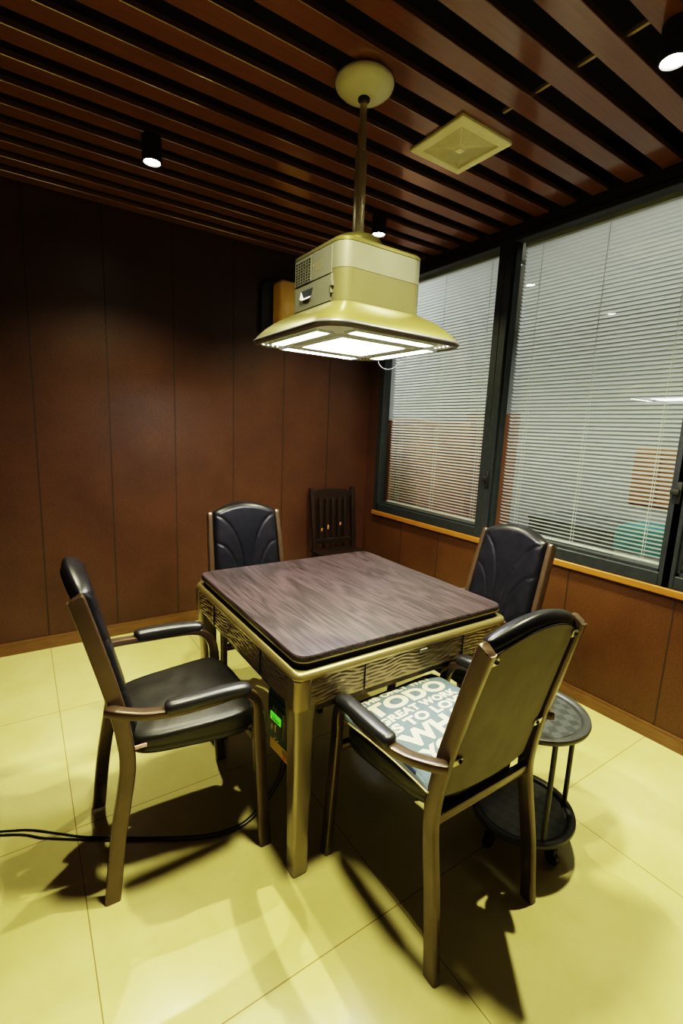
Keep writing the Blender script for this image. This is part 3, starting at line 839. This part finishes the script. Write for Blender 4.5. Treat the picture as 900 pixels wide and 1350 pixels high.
# ------------------------------------------------------------------ hanging games lamp
LX, LY = 1.075, 1.552
lp = root('pendant_lamp', 'champagne gold square box lamp hanging over the table on a telescopic stem', 'lamp', (LX, LY, 1.73))
def zz(z): return z-1.73
bm = B(); lathe(bm, [(.001, zz(ZC)), (.090, zz(ZC)), (.101, zz(ZC)-.006), (.104, zz(ZC)-.014), (.100, zz(ZC)-.024), (.085, zz(ZC)-.038), (.055, zz(ZC)-.052), (.024, zz(ZC)-.058), (.001, zz(ZC)-.058)], 56)
cn = link('ceiling_canopy', bm, M['canopy'], lp, angle=60)
bm = B(); lathe(bm, [(.012, zz(ZC)-.064), (.021, zz(ZC)-.064), (.021, zz(ZC)-.054), (.012, zz(ZC)-.054)], 24); link('collar', bm, M['black'], cn)
for w, z0, z1 in ((.0195, 2.46, 2.57), (.0235, 2.385, 2.475), (.0320, 2.06, 2.395)):
    bm = B(); box(bm, -w/2, w/2, -w/2, w/2, zz(z0), zz(z1), .003, 2); link('stem', bm, M['stem'], lp)
bm = B(); lathe(bm, [(.102, zz(2.036)), (.099, zz(2.052)), (.092, zz(2.086)), (.087, zz(2.098)), (.078, zz(2.104)), (.02, zz(2.106))], 48); link('cap', bm, M['hood'], lp)
hs = .180
bm = B(); loft(bm, [rsq(hs-.004, .050, zz(1.835), 8), rsq(hs, .052, zz(1.838), 8), rsq(hs, .052, zz(1.940), 8), rsq(hs-.001, .052, zz(1.9405), 8)]); link('lower_housing', bm, M['lamp_band'], lp, angle=30)
bm = B(); loft(bm, [rsq(hs-.001, .052, zz(1.941), 8), rsq(hs, .052, zz(1.9415), 8), rsq(hs, .052, zz(2.022), 8), rsq(hs-.0015, .052, zz(2.0225), 8)]); link('housing', bm, M['lamp_body'], lp, angle=30)
bm = B(); loft(bm, [rsq(hs+.001, .053, zz(2.0235), 8), rsq(hs+.001, .053, zz(2.033), 8), rsq(hs-.004, .050, zz(2.038), 8), rsq(hs-.02, .04, zz(2.040), 8)]); link('top_lid', bm, M['hood'], lp, angle=40)
# left face: service panel with grille, scoop and print (faces -X)
bm = B(); box(bm, -hs-.002, -hs+.002, -.118, .135, zz(1.930), zz(2.018), .001, 1); sp = link('side_panel', bm, M['lamp_side'], lp)
bm = B(); box(bm, -hs-.0026, -hs-.0015, .018, .128, zz(1.933), zz(2.010)); gr = link('grille_recess', bm, M['black'], lp, smooth=False)
bm = B()
for i in range(7): y = .018+.110*i/6; box(bm, -hs-.005, -hs-.002, y-.0022, y+.0022, zz(1.932), zz(2.011))
for i in range(9): z = 1.933+.077*i/8; box(bm, -hs-.005, -hs-.002, .018, .128, zz(z)-.0014, zz(z)+.0014)
link('grille', bm, M['lamp_side'], lp, smooth=False)
bm = B(); box(bm, -hs-.0026, -hs-.0018, -.002, .004, zz(1.977), zz(1.982))
for i in range(5): box(bm, -hs-.0026, -hs-.0018, -.062+.004*(i % 2), -.010, zz(1.982-.006*i)-.0006, zz(1.982-.006*i)+.0006)
link('spec_print', bm, M['vent_dark'], sp, smooth=False)
bm = B(); box(bm, -hs-.002, -hs+.002, -.118, .135, zz(1.842), zz(1.926), .001, 1); dr = link('filter_door', bm, M['lamp_side'], lp)
def quad(bm, pts): bm.faces.new([bm.verts.new(p) for p in pts])
bm = B(); X = -hs-.0028; quad(bm, [(X, .085, zz(1.908)), (X, .000, zz(1.908)), (X, .014, zz(1.882)), (X, .066, zz(1.882))]); link('finger_recess', bm, M['navy'], dr, smooth=False)
bm = B(); quad(bm, [(X, .086, zz(1.908)), (X, .066, zz(1.882)), (X-.006, .066, zz(1.874)), (X-.006, .086, zz(1.880))]); quad(bm, [(X, .066, zz(1.882)), (X, .014, zz(1.882)), (X-.006, .014, zz(1.874)), (X-.006, .066, zz(1.874))]); link('recess_lip', bm, M['lamp_under'], dr, smooth=False)
bm = B(); box(bm, -hs-.008, -hs, -.128, -.122, zz(1.865), zz(1.925), .001, 1); box(bm, -hs-.010, -hs, -.135, -.120, zz(1.885), zz(1.902), .001, 1); link('hinge', bm, M['lamp_side'], dr)
# flared hood
bm = B(); HB = .302
hoodp = [(hs+.004, .056, 1.836), (hs+.012, .060, 1.834), (.215, .068, 1.822), (.245, .078, 1.803), (.272, .086, 1.781), (.293, .090, 1.758), (.300, .092, 1.747)]
loft(bm, [rsq(h, r_, zz(z), 10) for h, r_, z in hoodp], caps=False); link('hood', bm, M['hood'], lp, angle=60)
bm = B(); loft(bm, [rsq(h, r_, zz(z), 10) for h, r_, z in ((.300, .092, 1.7475), (.306, .094, 1.743), (.307, .094, 1.737), (.302, .090, 1.7305), (.285, .08, 1.7285), (.283, .08, 1.732))], caps=False); link('hood_rim', bm, M['hood_rim'], lp, angle=60)
# underside: plate, centre panel, four tubes, corner grilles, dots
bm = B(); loft(bm, [rsq(.286, .08, zz(1.7325), 10), rsq(.286, .08, zz(1.7365), 10)]); link('under_plate', bm, M['lamp_under'], lp, angle=30)
bm = B(); box(bm, -.140, .140, -.140, .140, zz(1.7285), zz(1.733)); link('centre_light', bm, M['tube'], lp, smooth=False)
bm = B()
for q in range(4):
    rm = Matrix.Rotation(PI/2*q, 4, 'Z')
    box(bm, -.168, .1405, .1405, .168, zz(1.7245), zz(1.734), .001, 1, rm)
link('centre_frame', bm, M['lamp_under'], lp, smooth=False)
for q in range(4):
    rm = Matrix.Rotation(PI/2*q, 4, 'Z')
    bm = B(); box(bm, -.168, .168, .212, .258, zz(1.7285), zz(1.733), mtx=rm); link('light_bar', bm, M['tube'], lp, smooth=False)
    bm = B()
    for i in range(40):
        u = -.150+.300*i/39; box(bm, u-.0012, u+.0012, .178, .198, zz(1.7315), zz(1.7335), mtx=rm)
    link('intake_slots', bm, M['vent_dark'], lp, smooth=False)
    bm = B(); box(bm, -.178, .178, .2585, .268, zz(1.7245), zz(1.733), .001, 1, rm); box(bm, -.178, .178, .202, .2115, zz(1.7245), zz(1.733), .001, 1, rm); box(bm, -.178, -.1685, .2115, .2585, zz(1.7245), zz(1.733), mtx=rm); box(bm, .1685, .178, .2115, .2585, zz(1.7245), zz(1.733), mtx=rm); link('bar_frame', bm, M['lamp_under'], lp, smooth=False)
for q, (cx, cy) in enumerate(((-1, -1), (1, -1), (1, 1), (-1, 1))):
    bm = B(); an = math.atan2(cy, cx)
    rm = Matrix.Rotation(an, 4, 'Z')
    if q in (2,):
        for i in range(5):
            u = (i-2)*.013; box(bm, .300+abs(u)*.35, .352-abs(u)*.6, u-.003, u+.003, zz(1.7305), zz(1.7335), mtx=rm)
        link('corner_grille', bm, M['navy'], lp, smooth=False)
    elif q in (1, 3):
        for i in range(4):
            a_ = .200+.020*i; xx, yy = (.238, -a_) if q == 1 else (-a_, .238)
            bm = B(); lathe(bm, [(.001, zz(1.7305)), (.0036, zz(1.7305)), (.0036, zz(1.734)), (.001, zz(1.734))], 10, (xx, yy, 0))
            link('indicator_light', bm, M['diode'], lp, smooth=False)
# pull cord loop at the far corner
bm = B(); tube(bm, spline([(.262, .175, zz(1.730)), (.262, .172, zz(1.712)), (.270, .150, zz(1.690)), (.280, .110, zz(1.684)), (.288, .070, zz(1.700)), (.290, .050, zz(1.730))], 6), .0014, 6); link('cable_loop', bm, M['lampcord'], lp)

# ------------------------------------------------------------------ ceiling downlights and vent
def downlight(x, y, lab, power, soft=.018):
    r = root('downlight', lab, 'downlight', (x, y, ZC), group='surface mounted downlights')
    bm = B(); lathe(bm, [(.001, 0), (.040, 0), (.041, -.004), (.041, -.098), (.039, -.100), (.035, -.100), (.034, -.092), (.001, -.092)], 32); link('housing', bm, M['black'], r, angle=40)
    bm = B(); lathe(bm, [(.001, -.0945), (.0335, -.0945), (.0335, -.0925), (.001, -.0925)], 28); link('lens', bm, M['spot_face'], r, smooth=False)
    l = bpy.data.lights.new('spot_beam', 'SPOT'); l.energy = power; l.color = (1, .93, .58); l.spot_size = math.radians(132); l.spot_blend = .9; l.shadow_soft_size = soft
    o = bpy.data.objects.new('spot_beam', l); C.objects.link(o); o.parent = r; o.location = (0, 0, -.108)
SPW = 140
downlight(.550, 2.385, 'black cylinder downlight glowing above the back wall panels, far from the windows', SPW*.5)
downlight(1.66, .812, 'black cylinder downlight with the biggest glowing face, above the near chair', SPW)
downlight(1.775, 2.355, 'black cylinder downlight just behind the lamp stem near the window', SPW*.6)
downlight(.62, 1.0, 'black cylinder downlight above the open floor before the table', SPW*1.0, .09)

vt = root('ceiling_vent', 'square cream exhaust vent with pyramid grille set into the slatted ceiling', 'vent', (1.620, 1.610, ZC))
VH = .150
bm = B()
loft(bm, [rsq(VH, .006, -.0, 2), rsq(VH, .006, -.010, 2), rsq(VH-.004, .006, -.014, 2), rsq(.112, .004, -.016, 2), rsq(.110, .004, -.012, 2), rsq(.110, .004, .0, 2)], caps=False); link('vent_frame', bm, M['vent'], vt, angle=30)
bm = B(); box(bm, -.110, .110, -.110, .110, -.002, .0); link('backing', bm, M['vent_dark'], vt, smooth=False)
bm = B()
for i in range(13):
    h = .108-.0072*i; z = -.006-.0011*i
    loft(bm, [rsq(h, .002, z, 1), rsq(h-.0046, .002, z-.0012, 1), rsq(h-.0046, .002, z+.002, 1)], caps=False)
for a in (PI/4, -PI/4): box(bm, -.15, .15, -.0018, .0018, -.010, -.006, mtx=Matrix.Rotation(a, 4, 'Z'))
box(bm, -.016, .016, -.016, .016, -.023, -.004, .001, 1); link('grille', bm, M['vent'], vt, smooth=False)

# ------------------------------------------------------------------ light and camera
w = bpy.data.worlds.new('world'); sc.world = w; w.use_nodes = True
w.node_tree.nodes['Background'].inputs[0].default_value = (.6, .65, .7, 1); w.node_tree.nodes['Background'].inputs[1].default_value = .05

cam = bpy.data.cameras.new('camera'); co = bpy.data.objects.new('camera', cam); C.objects.link(co)
cam.sensor_fit = 'HORIZONTAL'; cam.sensor_width = 36; cam.lens = 36*624.47/900; cam.clip_start = .02
yaw, pit, rol = .597408654, -.17397196, .0434278232
f = Vector((math.sin(yaw)*math.cos(pit), math.cos(yaw)*math.cos(pit), math.sin(pit)))
rt = f.cross(Vector((0, 0, 1))).normalized(); up = rt.cross(f)
r2 = math.cos(rol)*rt + math.sin(rol)*up; u2 = -math.sin(rol)*rt + math.cos(rol)*up
mt = Matrix.Identity(4)
for i in range(3):
    mt[i][0] = r2[i]; mt[i][1] = u2[i]; mt[i][2] = -f[i]
mt.translation = Vector((0, 0, 1.42))
co.matrix_world = mt
sc.camera = co
sc.view_settings.view_transform = 'Filmic'
sc.view_settings.look = 'High Contrast'
sc.view_settings.exposure = .72
sc.cycles.max_bounces = 10
sc.cycles.sample_clamp_indirect = 8
sc.cycles.use_denoising = True
